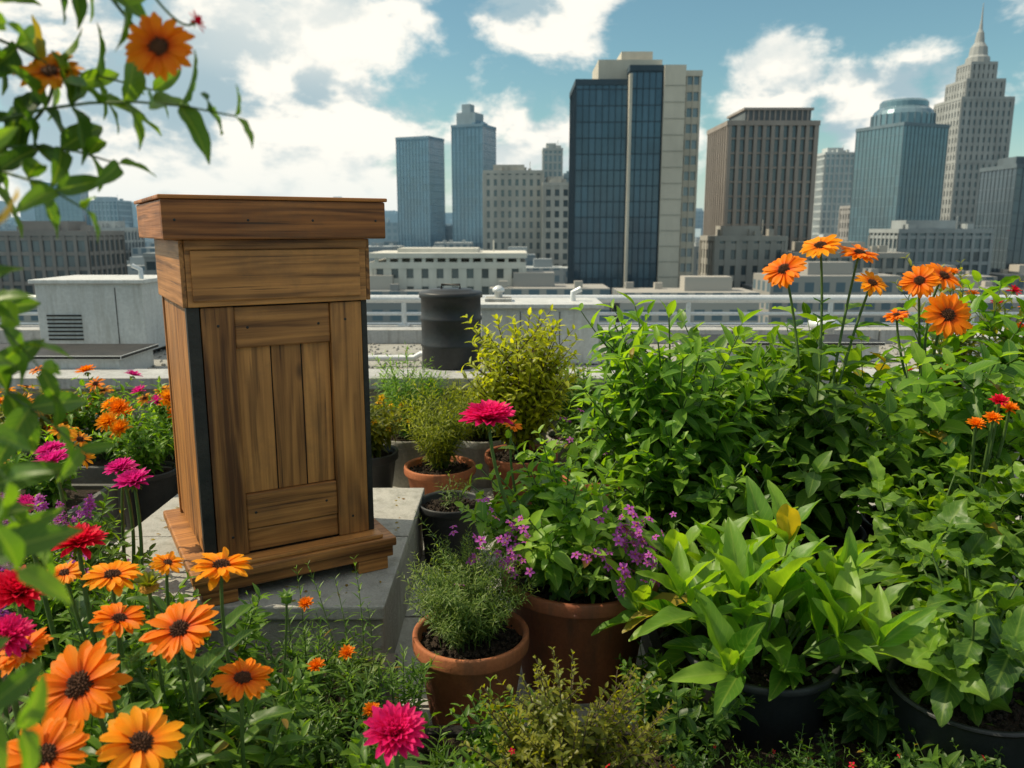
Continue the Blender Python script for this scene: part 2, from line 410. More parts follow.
def pom(mb,c,nrm,R,pm,stemto=None,sr=.005,n=150,flat=.55):
    c=np.array(c,float); nn=unit(nrm); e1=unit(np.cross(nn,[.3,.5,.2])); e2=np.cross(nn,e1)
    i=np.arange(n)+.5; f=i/n; th=i*2.39996
    el=np.pi/2*(1-f)**.75+.06+rng.normal(0,.09,n)
    h=np.cos(th)[:,None]*e1+np.sin(th)[:,None]*e2
    d=h*np.cos(el)[:,None]+np.sin(el)[:,None]*nn
    pos=c+h*(R*.14*np.sqrt(f))[:,None]
    L=R*(.42+.50*f)*rng.uniform(.86,1.10,n)
    mb.inst(T_petz,pos,d,np.repeat([nn],n,0)+rng.normal(0,.15,(n,3)),L,pm,rng.random(n))
    k=9;a=np.arange(k)*2*np.pi/k
    mb.inst(T_lan2,np.repeat([c-nn*R*.06],k,0),(np.cos(a)[:,None]*e1+np.sin(a)[:,None]*e2)-.5*nn,np.repeat([nn],k,0),R*.45,G_mid,.4)
    if stemto is not None:
        s=np.array(stemto,float); Ld=np.linalg.norm(c-s)
        mb.tube(bez(s,c-nn*Ld*.3-np.array([0,0,Ld*.1]),c-nn*R*.03,12),np.linspace(sr*1.3,sr,12),6,M_stem)
def blossoms(mb,P,R,pm,k=5,cm=None,T=T_petw):
    P=np.atleast_2d(P)
    for p in P:
        n=unit(rng.normal(0,.5,3)+np.array([0,-.4,.9])); e1=unit(np.cross(n,[.3,.5,.2])); e2=np.cross(n,e1)
        a=np.arange(k)*2*np.pi/k+rng.random()
        d=np.cos(a)[:,None]*e1+np.sin(a)[:,None]*e2+.25*n
        r=R*rng.uniform(.7,1.2)
        mb.inst(T,np.repeat([p],k,0),d,np.repeat([n],k,0),np.repeat([[r*1.5,r,r]],k,0),pm,rng.random(k))
        mb.inst(T_sph,[p+n*r*.1],n,e1,r*.22,cm or M_ceny,.5)

# ---------------------------------------------------------------- pots
def pot(name,x,y,z,r,h,mat,taper=.72,rim=.16,soil=True):
    e=empty(name,(x,y,z))
    mb=MB(); rb=r*taper; t=r*.09
    prof=[(0.002,0.003),(rb-.006,0.0),(rb,.006),(r*.93*.98,h*(1-rim)-.004),(r*.94,h*(1-rim)),(r*.99,h*(1-rim)+.003),(r,h*(1-rim)+.010),(r*1.0,h-.008),(r*.99,h-.001),(r*.965,h),(r-t,h-.004),(r-t-.003,h-.012),(r-t*1.4,h*.80),(r*.6,h*.74)]
    mb.lathe(prof,56,mat); mb.build('pot_wall',e)
    if soil:
        ms=MB(); k=40
        pr=[(r-t*1.1,h*.84)]+[( (r-t*1.1)*f,h*(.84+.06*(1-f*f))) for f in(.9,.75,.6,.45,.3,.15,.01)]
        ms.lathe(pr,k,M_soil)
        v=ms.V[0]; v[k:,2]+=rng.normal(0,.006,len(v)-k)
        q=240; a=rng.random(q)*6.28; rr=np.sqrt(rng.random(q))*(r-t*1.6)
        ms.inst(T_sph,np.stack([rr*np.cos(a),rr*np.sin(a),np.full(q,h*.88)+.02*(1-rr/r)],1),rng.normal(0,1,(q,3)),[0,0,1],rng.uniform(.003,.010,q),M_soil)
        ms.build('potting_soil',e)
    return e
def place_in(e,P,name):
    P.flush(); ob=P.mb.build(name); ob.parent=e; ob.location=-Vector(e.location); return ob

# ================================================================= SETTING
mb=MB()
M_gr=flat_mat('city_ground',haze_tint((.10,.11,.11),300),haze_tint((.20,.21,.20),300),.02,.95)
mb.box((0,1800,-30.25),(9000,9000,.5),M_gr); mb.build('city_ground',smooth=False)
mb=MB(); M_as=flat_mat('asphalt',haze_tint((.05,.05,.052),150),haze_tint((.07,.07,.07),150),.2,.9)
M_pv=flat_mat('street_paving',haze_tint((.3,.3,.29),150),haze_tint((.36,.36,.34),150),.2,.9)
mb.box((0,60,-29.99),(600,14,.03),M_as)
mb.box((-60,260,-29.985),(14,380,.03),M_as);mb.box((48,260,-29.985),(12,380,.03),M_as)
for sx in(-68.5,-51.5,40.5,55.5): mb.box((sx,270,-29.93),(3,360,.14),M_pv)
for i in range(60): mb.box((-290+i*10,60,-29.972),(3,.2,.004),M_white)
mb.build('street',smooth=False)

mb=MB(); M_fac=rough_mat('own_facade',(.3,.29,.27),(.38,.37,.34),1,.9,.3,20)
mb.box((0,1.55,-15.07),(24,13.0,29.86),M_fac); 
mb.build('roof_building',smooth=False)
e=empty('rooftop_floor')
mb=MB(); mb.box((0,1.0,-.07),(24,12.0,.10),rough_mat('joint_grit',(.08,.08,.07),(.13,.13,.12),9,.95,.3,80)); mb.build('joint_bed',e,False)
mb=MB()
for i in range(-14,15):
    for j in range(-3,9):
        s=.595; dz=rng.normal(0,.0015)
        mb.box((i*.6,j*.6+.2,-.008+dz),(s-.006,s-.006,.024),M_slab,r=rng.random())
mb.build('floor_tiles',e,False)
e=empty('roof_parapet')
mb=MB()
mb.box((0,5.95,.27),(23.9,2.2,.54),M_conc)
for i in range(-9,10): mb.box((i*1.25,4.93,.575),(1.243,.34,.07),M_cope)
for i in range(-9,10): mb.box((i*1.25,6.9,.60),(1.243,.34,.12),M_cope)
mb.build('ledge_and_coping',e,False,bevel=.006)
mb=MB(); n=2600
mb.inst(T_sph,np.stack([rng.uniform(-6,6,n),rng.uniform(5.15,6.7,n),np.full(n,.545)],1),rng.normal(0,1,(n,3)),[0,0,1],rng.uniform(.006,.016,n),M_conc); mb.build('roof_gravel',e)
mb=MB()
for x,y,w,d,h in((-3.2,5.35,1.3,.5,.13),(-4.6,5.6,1.2,.7,.16),(-1.9,6.2,1.0,.35,.10),(2.0,6.0,1.4,.4,.12),(3.9,5.7,1.6,.5,.2)):
    mb.box((x,y,.54+h/2+.002),(w,d,h),M_white)
    mb.box((x,y,.54+h+.016),(w+.06,d+.06,.025),M_dk if x in(-3.2,2.0) else M_cope)
mb.build('roof_kerb_upstand',None,False,bevel=.004)
mb=MB()
for z,r in((.90,.036),(.77,.016),(.68,.012)):
    mb.tube([(-11.5,7.0,z),(0,7.0,z),(11.5,7.0,z)],r,10,M_metal)
for i in range(-9,10):
    mb.tube([(i*1.25+.3,7.0,.6),(i*1.25+.3,7.0,.9)],.022,8,M_metal)
    mb.box((i*1.25+.3,7.0,.668),(.10,.10,.014),M_metal)
mb.build('roof_railing')
e=empty('rooftop_air_unit',(-3.18,6.3,.54))
mb=MB(); mb.box((0,0,.30),(.80,.6,.52),M_white); mb.box((0,0,.575),(.86,.66,.03),M_white); mb.box((-.3,0,.01),(.1,.5,.04),M_dk); mb.box((.3,0,.01),(.1,.5,.04),M_dk)
mb.build('casing',e,False,bevel=.006)
mb=MB(); mb.box((.2,-.303,.3),(.004,.004,.46),M_dk)
for i in range(7): mb.box((-.20,-.304,.14+i*.03),(.26,.008,.012),M_dk)
mb.tube([(.36,-.2,.58),(.36,-.2,.66),(.3,-.2,.69)],.018,10,M_metal)
mb.build('louvres_and_pipe',e)
e=empty('black_water_drum',(-.40,5.22,.61))
mb=MB(); pr=[(.001,0),(.188,0),(.195,.01),(.195,.13),(.202,.14),(.202,.155),(.195,.165),(.195,.30),(.202,.31),(.202,.325),(.195,.335),(.195,.45),(.207,.455),(.207,.485),(.198,.492),(.15,.497),(.14,.507),(.04,.51),(.001,.51)]
mb.lathe(pr,48,M_drum); mb.build('drum_body',e)
mb=MB(); mb.tube([(-.06,0,.51),(-.06,0,.535),(.06,0,.535),(.06,0,.51)],.008,6,M_dk); mb.build('lid_handle',e)
e=empty('white_roof_cabinet',(.20,5.9,.54))
mb=MB(); mb.box((0,0,.21),(.84,.5,.40),M_white); mb.box((0,0,.425),(.90,.56,.03),M_white); mb.box((-.30,0,.45),(.2,.2,.03),M_conc)
mb.box((-.14,-.2515,.21),(.005,.004,.36),M_dk);mb.box((.14,-.2515,.21),(.005,.004,.36),M_dk)
mb.build('cabinet_casing',e,False,bevel=.005)
mb=MB(); mb.lathe([(.03,.45),(.03,.50),(.045,.51),(.045,.53),(.02,.55),(.001,.555)],16,M_metal,c=(-.30,0,0)); mb.tube([(.25,0,.44),(.25,0,.50),(.31,0,.53)],.022,10,M_metal); mb.build('vent_cowl',e)
mb=MB(); mb.lathe([(.09,0),(.09,.16),(.12,.17),(.12,.22),(.06,.25),(.001,.255)],20,M_metal,c=(2.55,6.5,.54)); mb.tube([(-1.2,5.6,.60),(-.7,5.6,.60),(-.65,5.6,.63),(-.3,5.55,.63)],.022,8,M_metal); mb.build('roof_vent_pipe')

e=empty('concrete_plinth')
mb=MB()
mb.box((-.98,2.99,.125),(1.12,1.16,.25),M_conc)
mb.build('plinth_core',e,False,bevel=.01)
mb=MB()
for i in range(2):
    for j in range(2):
        mb.box((-1.265+i*.57,2.69+j*.61,.277+rng.normal(0,.001)),(.564,.602,.046),M_slab)
mb.build('plinth_slabs',e,False,bevel=.006)

# ================================================================= HIVE
H=empty('wooden_beehive',(-.893,2.835,.302),rad(30))
def board(name,x0,x1,y0,y1,z0,z1,mat,bev=.004):
    m=MB(); m.box((0,0,0),(x1-x0,y1-y0,z1-z0),mat); return m.build(name,H,False,loc=((x0+x1)/2,(y0+y1)/2,(z0+z1)/2),bevel=bev)
for i,(x,y) in enumerate([(-.26,-.30),(.26,-.30),(-.26,.29),(.26,.29)]): board('foot_%d'%(i+1),x-.055,x+.055,y-.05,y+.05,0,.045,W_x)
board('stand_front_rail',-.335,.335,-.352,-.31,.045,.085,W_x); board('stand_back_rail',-.335,.335,.31,.345,.045,.085,W_x)
board('stand_side_rail_1',-.333,-.29,-.309,.309,.045,.083,W_y); board('stand_side_rail_2',.29,.333,-.309,.309,.045,.083,W_y)
board('base_board',-.345,.345,-.365,.35,.086,.118,W_x,.007)
board('landing_board',-.30,.30,-.35,-.286,.119,.133,W_x)
board('inner_box',-.272,.272,-.262,.262,.119,1.17,M_dk)
for i in range(4):
    y0=-.255+i*.1345
    board('side_plank_l%d'%(i+1),-.284,-.2725,y0,y0+.1325,.135,.955,W_z,.002)
    board('side_plank_r%d'%(i+1),.2725,.284,y0,y0+.1325,.135,.955,W_z,.002)
board('corner_post_1',-.29,-.252,-.290,-.258,.12,.962,M_dk,.003)
board('corner_post_2',.270,.29,-.288,-.258,.12,.962,M_dk,.003)
board('corner_post_3',-.29,-.262,.283,.30,.12,.962,W_z); 
board('back_panel',-.26,.29,.264,.284,.12,1.16,W_z)
board('stile_1',-.249,-.150,-.294,-.263,.134,.958,W_z)
board('stile_2',.160,.268,-.294,-.263,.134,.958,W_z)
board('top_rail',-.1485,.1585,-.286,-.263,.825,.956,W_x)
board('bottom_rail',-.1485,.1585,-.286,-.263,.215,.335,W_x)
board('kick_rail',-.1485,.1585,-.281,-.263,.136,.212,W_x)
for i,(a,b) in enumerate([(-.148,-.040),(-.036,.060),(.064,.158)]): board('door_plank_%d'%(i+1),a,b,-.272+.001*i,-.263,.336,.824,W_z,.003)
board('super_front',-.285,.285,-.305,-.285,.962,1.166,W_x,.003)
board('super_front_panel',-.27,.262,-.313,-.3055,.978,1.135,W_x,.004)
board('super_side_1',-.30,-.2855,-.303,.30,.962,1.166,W_y); board('super_side_2',.2855,.30,-.303,.30,.962,1.166,W_y)
board('super_back',-.284,.284,.286,.302,.962,1.166,W_x)
board('trim_front',-.284,.284,-.3195,-.3135,1.137,1.166,W_x,.002)
board('roof_front',-.345,.345,-.345,-.322,1.167,1.285,W_roof,.005); board('roof_back',-.345,.345,.322,.345,1.167,1.285,W_roof,.005)
board('roof_side_1',-.345,-.323,-.3215,.3215,1.168,1.284,W_roofy,.005); board('roof_side_2',.323,.345,-.3215,.3215,1.168,1.284,W_roofy,.005)
for i in range(5):
    y0=-.350+i*.1405
    board('roof_plank_%d'%(i+1),-.352,.352,y0,y0+.138,1.286,1.298,W_roof,.004)
board('roof_underside',-.32,.32,-.32,.32,1.172,1.19,M_dk,.002)
mb=MB()
for (x,z) in [(-.2,.9),(-.2,.2),(.21,.9),(.21,.2),(-.11,.89),(.12,.89),(-.12,.27),(.12,.27)]:
    mb.inst(T_dome,[(x,-.2945 if abs(x)>.15 else -.2865,z)],[0,-1,0],[0,0,1],np.array([[.0045,.0015,.0045]]),M_dk)
for x in(-.31,-.1,.1,.31): mb.inst(T_dome,[(x,-.3455,1.225)],[0,-1,0],[0,0,1],np.array([[.004,.0015,.004]]),M_dk)
mb.build('screws',H)

# ================================================================= CITY
def wallm(name,c,D,rough=.85):  # wall colour with distance haze baked in
    c=haze_tint(c,D); return flat_mat(name,tuple(v*.80 for v in c),tuple(min(1,v*1.12) for v in c),.14,rough)
def glm(name,d,l,D,**k): return glass_mat(name,haze_tint(d,D),haze_tint(l,D),**k)  # glass colours with distance haze baked in
def tower_parts(e,x,y,w,d,z0,z1,fh,bw,wall,glass,style,tag='',roof=True):
    h=z1-z0; a=MB(); a.box((x,y,z0+h/2),(w,d,h),glass,uvs=(bw,fh)); a.build('window_glass'+tag,e,False)
    f=MB(); nf=int(h/fh); 
    sl,pi,pr={'grid':(.9,.8,.35),'fins':(.5,.9,.7),'glass':(.22,.14,.12),'stone':(1.5,1.5,.45),'bands':(1.5,.2,.4)}[style]
    sp=pr*.55 if style in('fins','glass') else pr*.8
    for i in range(nf+1):
        z=z0+i*fh
        if z>z1-.2: continue
        f.box((x,y,z+sl/2),(w+2*sp,d+2*sp,sl),wall)
    nx=max(1,round(w/bw)); ny=max(1,round(d/bw))
    for i in range(nx+1):
        px=x-w/2+i*w/nx
        for s_ in(-1,1): f.box((px,y+s_*(d/2+pr/2),z0+h/2),(pi,pr+.1,h),wall)
    for i in range(ny+1):
        py=y-d/2+i*d/ny
        for s_ in(-1,1): f.box((x+s_*(w/2+pr/2),py,z0+h/2+.01),(pr+.1,pi*.98,h),wall)
    f.box((x,y,z1+.5),(w+2*pr+.3,d+2*pr+.3,1.2),wall)
    f.build('facade_frame'+tag,e,False)
    if roof:
        r=MB(); r.box((x-w*.08,y,z1+2.2),(w*.55,d*.5,2.6),wall)
        for i in range(5): r.box((x+rng.uniform(-.4,.4)*w,y+rng.uniform(-.4,.1)*d,z1+1.7),(rng.uniform(1,2.5),rng.uniform(1,2.5),rng.uniform(1,2.2)),wall)
        r.tube([(x+w*.3,y,z1),(x+w*.3,y,z1+5)],.12,5,wall)
        r.build('roof_plant'+tag,e,False)
def tower(name,x0,x1,y,d,z1,style,fh,bw,wc,gd,gl,rot=0,z0=-30,roof=True,**k):
    D=y; cx=(x0+x1)/2; e=empty(name,(cx,y+d/2,0),rad(rot))
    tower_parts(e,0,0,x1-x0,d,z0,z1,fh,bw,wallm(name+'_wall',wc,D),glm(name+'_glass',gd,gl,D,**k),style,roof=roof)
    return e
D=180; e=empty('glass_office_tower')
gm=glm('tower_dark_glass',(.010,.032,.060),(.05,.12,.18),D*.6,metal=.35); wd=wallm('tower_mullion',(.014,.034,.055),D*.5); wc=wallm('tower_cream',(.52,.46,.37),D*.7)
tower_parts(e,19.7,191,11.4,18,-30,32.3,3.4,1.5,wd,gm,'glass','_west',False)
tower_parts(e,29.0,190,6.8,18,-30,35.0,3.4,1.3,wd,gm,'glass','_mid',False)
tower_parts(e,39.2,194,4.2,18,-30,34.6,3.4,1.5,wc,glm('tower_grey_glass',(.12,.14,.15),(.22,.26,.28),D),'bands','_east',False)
mb=MB(); mb.box((26.0,192,4),(14.0,14,68),wc); mb.box((35.0,189,3.0),(4.6,18,66),wc); mb.box((25.5,180.6,2.2),(.6,2,64),wc)
wj=wallm('joint',(.3,.27,.22),D*.7)
for z in np.arange(-26,34,3.4): mb.box((35.0,179.95,z),(4.62,.12,.12),wj)
mb.box((28.,193,39.2),(7,8,2.6),wc)
mb.build('stone_spine',e,False)
tower('finned_office_tower',55.5,77.5,212,20,27.5,'fins',3.6,2.3,(.25,.185,.14),(.02,.022,.025),(.07,.075,.075),roof=False)
o=empty('finned_tower_crown'); o.parent=bpy.data.objects['finned_office_tower']
mb=MB(); wdk=wallm('crown_dark',(.05,.05,.05),212); wt=wallm('crown_tan',(.27,.21,.17),212); mb.box((2.2,1,28.9+1.0),(17,16,3.4),wdk); mb.box((2.2,1,31.9),(18,17,.6),wt)
for i in range(12): mb.box((-5.6+i*1.4,-7.1,30),(.35,.3,3.2),wt)
mb.build('crown',o,False)
tower('stone_podium_block',49.5,66,196,14,-1.2,'stone',3.8,2.6,(.30,.26,.21),(.02,.03,.035),(.08,.10,.10))
tower('beige_low_office_block',66,92,188,18,-5,'grid',3.6,2.6,(.33,.29,.24),(.02,.03,.035),(.08,.10,.10))
e=tower('teal_glass_tower',135,157,300,22,38,'glass',3.6,1.8,(.05,.085,.11),(.008,.035,.055),(.05,.13,.17),rot=22,roof=False)
mb=MB(); g1=glm('crown_glass',(.02,.07,.10),(.10,.2,.24),300); w1=wallm('crown_band',(.10,.15,.18),300)
mb.lathe([(10.8,38.5),(10.8,43),(10,44.5),(8.4,45.8),(8.4,47.5),(7.6,48.3),(.1,48.4)],28,g1)
for i in range(28):
    a=i*2*math.pi/28; mb.box((10.9*math.cos(a),10.9*math.sin(a),40.8),(.4,.4,4.6),w1,rot=a)
mb.build('rounded_crown',e,False)
e=empty('art_deco_spire_skyscraper',(207,375,0))
wl=wallm('spire_stone',(.27,.235,.20),360); gg=glm('spire_glass',(.03,.035,.04),(.10,.115,.12),360)
tower_parts(e,8,0,42,30,-30,30,3.7,2.6,wl,gg,'stone','_base',False)
tower_parts(e,0,0,22,22,30,57,3.7,2.4,wl,gg,'stone','_shaft',False)
tower_parts(e,0,0,16,16,57,65,3.7,2.4,wl,gg,'stone','_tier1',False)
tower_parts(e,0,0,10.5,10.5,65,72.5,3.7,2.0,wl,gg,'stone','_tier2',False)
mb=MB(); mb.lathe([(5.0,73),(4.8,76),(3.8,77),(3.4,80.5),(2.0,82.5),(1.5,86.5),(.8,88),(.4,92),(.12,99)],12,wl); mb.build('spire',e,False)
tower('dark_glass_block',146,162,238,18,19,'glass',3.6,2.0,(.04,.05,.06),(.008,.016,.024),(.04,.065,.085))
tower('pale_slab_tower',152,166,400,14,37,'grid',3.6,2.4,(.46,.45,.42),(.12,.15,.17),(.26,.29,.31))
tower('brown_stepped_block',147,168,350,14,10.5,'stone',3.8,2.8,(.24,.18,.14),(.03,.04,.04),(.1,.12,.12))
tower('grey_midrise_block',109,135,228,18,.5,'grid',3.6,2.6,(.27,.275,.27),(.02,.035,.045),(.10,.14,.16))
tower('blue_glass_tower',-57,-38.0,420,16,46.5,'glass',3.6,2.0,(.07,.16,.24),(.012,.06,.12),(.07,.18,.29),rot=-24,roof=False)
e=tower('twin_blue_glass_tower',-27,-10.5,400,16,50,'glass',3.6,2.0,(.07,.16,.24),(.010,.055,.11),(.06,.17,.27),rot=-22)
mb=MB(); wz=wallm('tt',(.2,.25,.28),400); mb.box((-2,0,54),(10,10,6),wz); mb.box((-3,0,59),(4.5,5,4.5),wz); mb.build('roof_tank',e,False)
tower('beige_classical_block',-10,11,300,22,21.5,'stone',3.8,2.8,(.42,.37,.30),(.03,.04,.04),(.12,.14,.14))
tower('beige_wing_block',11.6,21,296,22,17,'stone',3.8,2.8,(.44,.39,.32),(.03,.04,.04),(.12,.14,.14))
tower('slender_beige_tower',14.6,23,380,10,37,'grid',3.6,2.2,(.42,.39,.34),(.10,.12,.13),(.22,.25,.26))
tower('blue_grey_block',24.5,40,400,14,26,'bands',3.6,2.4,(.25,.30,.32),(.04,.08,.10),(.12,.19,.22))
e=tower('white_arcaded_building',-26,2,150,18,-5.6,'stone',4.2,2.9,(.60,.56,.48),(.03,.04,.04),(.12,.14,.14))
mb=MB(); ww=wallm('arc_white',(.60,.56,.48),150); mb.box((0,-.0,-3.3),(29.6,19.6,.9),ww); 
for i in range(13):
    mb.box((-13.2+i*2.2,-9.2,-4.6),(.7,.5,1.8),ww)
mb.build('cornice_and_loggia',e,False)
tower('brown_office_block',-125,-103,196,18,0.,'grid',3.6,2.6,(.20,.16,.13),(.03,.04,.045),(.12,.15,.16))
tower('grey_warehouse_block',-100,-80,220,20,-6,'bands',3.8,3,(.33,.34,.33),(.04,.06,.07),(.12,.16,.18))
tower('hazy_blue_tower',-294,-268,500,20,26,'glass',4,2.6,(.16,.27,.33),(.08,.18,.24),(.18,.28,.34),rot=15)
tower('hazy_stepped_tower',-292,-271,560,20,20,'grid',4,2.6,(.28,.34,.38),(.12,.2,.26),(.2,.3,.36))
tower('pale_office_block',-159,-144,300,16,1,'grid',3.8,2.6,(.4,.38,.35),(.06,.08,.1),(.18,.2,.22))
tower('cream_apartment_block',-56,-38,170,16,-9,'grid',3.4,2.6,(.45,.41,.34),(.04,.05,.05),(.12,.15,.15))
def citymat(name,wc,D):  # wall and window colours carry painted haze for distance D
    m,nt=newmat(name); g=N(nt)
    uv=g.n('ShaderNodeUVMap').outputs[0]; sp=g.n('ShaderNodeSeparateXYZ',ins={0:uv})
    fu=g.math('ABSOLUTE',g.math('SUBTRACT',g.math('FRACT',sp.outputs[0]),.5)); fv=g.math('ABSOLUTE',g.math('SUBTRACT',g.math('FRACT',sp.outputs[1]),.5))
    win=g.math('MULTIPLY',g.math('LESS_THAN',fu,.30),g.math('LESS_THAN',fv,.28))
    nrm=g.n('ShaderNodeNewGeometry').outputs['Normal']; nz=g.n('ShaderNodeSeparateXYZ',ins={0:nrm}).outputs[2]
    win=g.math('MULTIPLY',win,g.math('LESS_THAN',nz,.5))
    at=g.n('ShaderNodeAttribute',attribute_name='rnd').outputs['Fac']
    c=g.mix(at,haze_tint((wc[0]*.5,wc[1]*.5,wc[2]*.55),D),haze_tint((min(1,wc[0]*1.5),min(1,wc[1]*1.42),min(1,wc[2]*1.35)),D))
    c=g.mix(win,c,haze_tint((.04,.07,.09),D)); p=g.pbsdf(c,.8,spec=.2); g.out(p.outputs[0]); return m
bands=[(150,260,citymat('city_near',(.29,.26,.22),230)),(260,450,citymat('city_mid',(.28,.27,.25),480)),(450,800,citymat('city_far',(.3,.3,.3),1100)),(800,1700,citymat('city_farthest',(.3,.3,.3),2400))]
mb=MB()
r2=np.random.default_rng(21)
def blk(x,y,w,d,zt,mat):
    mb.box((x,y,(zt-30)/2),(w,d,zt+30),mat,rot=0,uvs=(3.2,3.6),r=r2.random())
    if r2.random()<.7: mb.box((x+r2.uniform(-.2,.2)*w,y,zt+1.3),(w*.35,d*.35,2.6),mat,uvs=(50,50),r=r2.random())
    for i in range(3): mb.box((x+r2.uniform(-.4,.4)*w,y+r2.uniform(-.4,.4)*d,zt+.6),(1.5,1.5,1.2),mat,uvs=(50,50),r=r2.random())
for a,b,mt in bands:
    y=a
    while y<b:
        step=20+ (y-150)*.035; x=-.85*y
        while x<.95*y:
            w=r2.uniform(10,26)*(1+y/1800)
            s={150:(-.13,-.05),260:(-.06,-.012),450:(-.035,.008),800:(-.016,.012)}[a]
            sl=r2.uniform(*s)
            if a>=450 and r2.random()<.10: sl+=r2.uniform(.008,.03)
            zt=1.5+sl*y; zt=max(zt,-24)
            if not(a==150 and (abs(x+60)<16 or abs(x-48)<14)): blk(x,y,w,step*.6,zt,mt)
            x+=w+r2.uniform(1,9)
        y+=step
mb.build('distant_city_buildings',smooth=False)
mb=MB(); gt=leaf_mat('city_tree_leaf',haze_tint((.03,.06,.03),150),haze_tint((.05,.09,.04),150),haze_tint((.08,.13,.05),150),vein=0)
for i in range(50):
    x=r2.uniform(-110,110); y=r2.uniform(68,140); n=90
    c=np.array([x,y,-22.5]); dd=r2.normal(0,1,(n,3)); dd/=np.linalg.norm(dd,axis=1,keepdims=True)
    mb.tube([(x,y,-30),(x,y,-24)],[.3,.15],5,M_bark)
    mb.inst(T_small,c+dd*np.array([3,3,2.6])*r2.random((n,1))**.4,dd,[0,0,1],r2.uniform(1.2,2.2,n),gt)
mb.build('street_trees')

# ================================================================= PLANTS
def soilbed(name,x0,x1,y0,y1,z,amp=.025,edge=True):
    e=empty(name); nx=int((x1-x0)/.04);ny=int((y1-y0)/.04)
    X,Y=np.meshgrid(np.linspace(x0,x1,nx),np.linspace(y0,y1,ny)); Z=z+rng.normal(0,amp*.4,X.shape)+amp*np.sin(X*9+Y*5)*np.cos(Y*7)
    v=np.stack([X,Y,Z],-1).reshape(-1,3); i=np.arange(ny-1)[:,None]*nx; j=np.arange(nx-1)[None]
    q=np.stack([i+j,i+j+1,i+nx+j+1,i+nx+j],-1).reshape(-1,4); mb=MB(); mb.add(v,q,M_soil); 
    n=900; mb.inst(T_sph,np.stack([rng.uniform(x0,x1,n),rng.uniform(y0,y1,n),np.full(n,z+.01)],1),rng.normal(0,1,(n,3)),[0,0,1],rng.uniform(.004,.016,n),M_soil)
    mb.build('soil',e)
    mb=MB()
    for c,s in(((x0-.02,(y0+y1)/2,z/2+.01),(.04,y1-y0+.08,z+.04)),((x1+.02,(y0+y1)/2,z/2+.01),(.04,y1-y0+.08,z+.04)),(((x0+x1)/2,y1+.02,z/2+.01),(x1-x0-.002,.04,z+.038)),(((x0+x1)/2,y0-.02,z/2+.01),(x1-x0-.002,.04,z+.038))): mb.box(c,s,M_dk)
    mb.build('edging',e,False,bevel=.004)
soilbed('raised_flower_bed',-2.6,-.40,.55,2.26,.16)
soilbed('raised_flower_bed',-3.6,-1.66,2.35,3.2,.16)
soilbed('raised_flower_bed',-.32,2.6,.9,1.98,.10)
soilbed('raised_flower_bed',.52,2.9,2.10,2.80,.06)

OR=[((-.716,1.2,.758),.076,(-.05,-.75,.75),P_or),((-.711,1.08,.713),.066,(.1,-.5,.9),P_or),((-.588,1.13,.70),.066,(.35,-.35,.9),P_yo),
 ((-.632,1.4,.751),.070,(.0,-.45,.9),P_or),((-.52,1.4,.648),.058,(.2,-.2,1),P_or),((-.622,1.6,.792),.066,(.15,-.05,1),P_yo),((-.858,1.6,.77),.062,(.1,-.08,1),P_yo),
 ((-.867,1.3,.765),.05,(-.2,-.3,1),P_or),((-.80,1.5,.72),.055,(.2,-.05,1),P_or),((-1.02,1.7,.73),.045,(0,-.3,1),P_yo),((-.82,1.78,.72),.04,(.3,-.2,1),P_yo),((-.93,1.22,.66),.05,(.3,-.4,1),P_or),((-.99,1.4,.70),.045,(.3,-.4,1),P_or)]
for i,(c,R,n,m) in enumerate(OR):
    P=Plant()
    b=np.array([c[0]+rng.normal(0,.05),c[1]+.06+rng.random()*.1,.15])
    path=daisy(P.mb,c,n,R,m,stemto=b,sr=.0038,npet=int(rng.integers(17,23)),cup=.08)
    for k in(2,3,4,6,7,8):
        p=path[k]; a=rng.random()*6.28; d=[math.cos(a),math.sin(a),.5]
        P.leaf(T_lance,G_mid,p,d,[0,0,1],rng.uniform(.08,.12),rng.random()*.7)
    for k in range(4):
        a=rng.random()*6.28; e2=b+np.array([math.cos(a)*.13,math.sin(a)*.13,rng.uniform(.25,.45)])
        shoot(P,b,e2,[0,0,.05],T_lan2,G_mid,.085,.032,.003,.15,(5,40))
    if i in(0,3,5):
        for k in range(2):
            bt=np.array(c)+np.array([rng.normal(0,.07),.07,-.06-.05*k]); P.mb.tube(bez(b,(b+bt)/2+.02,bt,8),.003,5,M_stem); P.mb.inst(T_sph,[bt],[0,0,1],[1,0,0],.014,G_mid,.6)
            a=np.arange(9)*.7; P.mb.inst(T_lan2,np.repeat([bt],9,0),np.stack([np.cos(a),np.sin(a),np.full(9,1.0)],1),[0,0,1],.028,G_mid,.6)
    P.done('orange_coneflower_plant')
P=Plant(); c=np.array([-.757,1.55,.765]); P.mb.tube(bez(np.array([-.74,1.6,.15]),np.array([-.78,1.6,.5]),c,8),.004,6,M_stem)
daisy(P.mb,c,(0,-.2,1),.038,G_ol,M_ceny,npet=16,cup=.9,cr=.5); P.done('coneflower_seed_head')
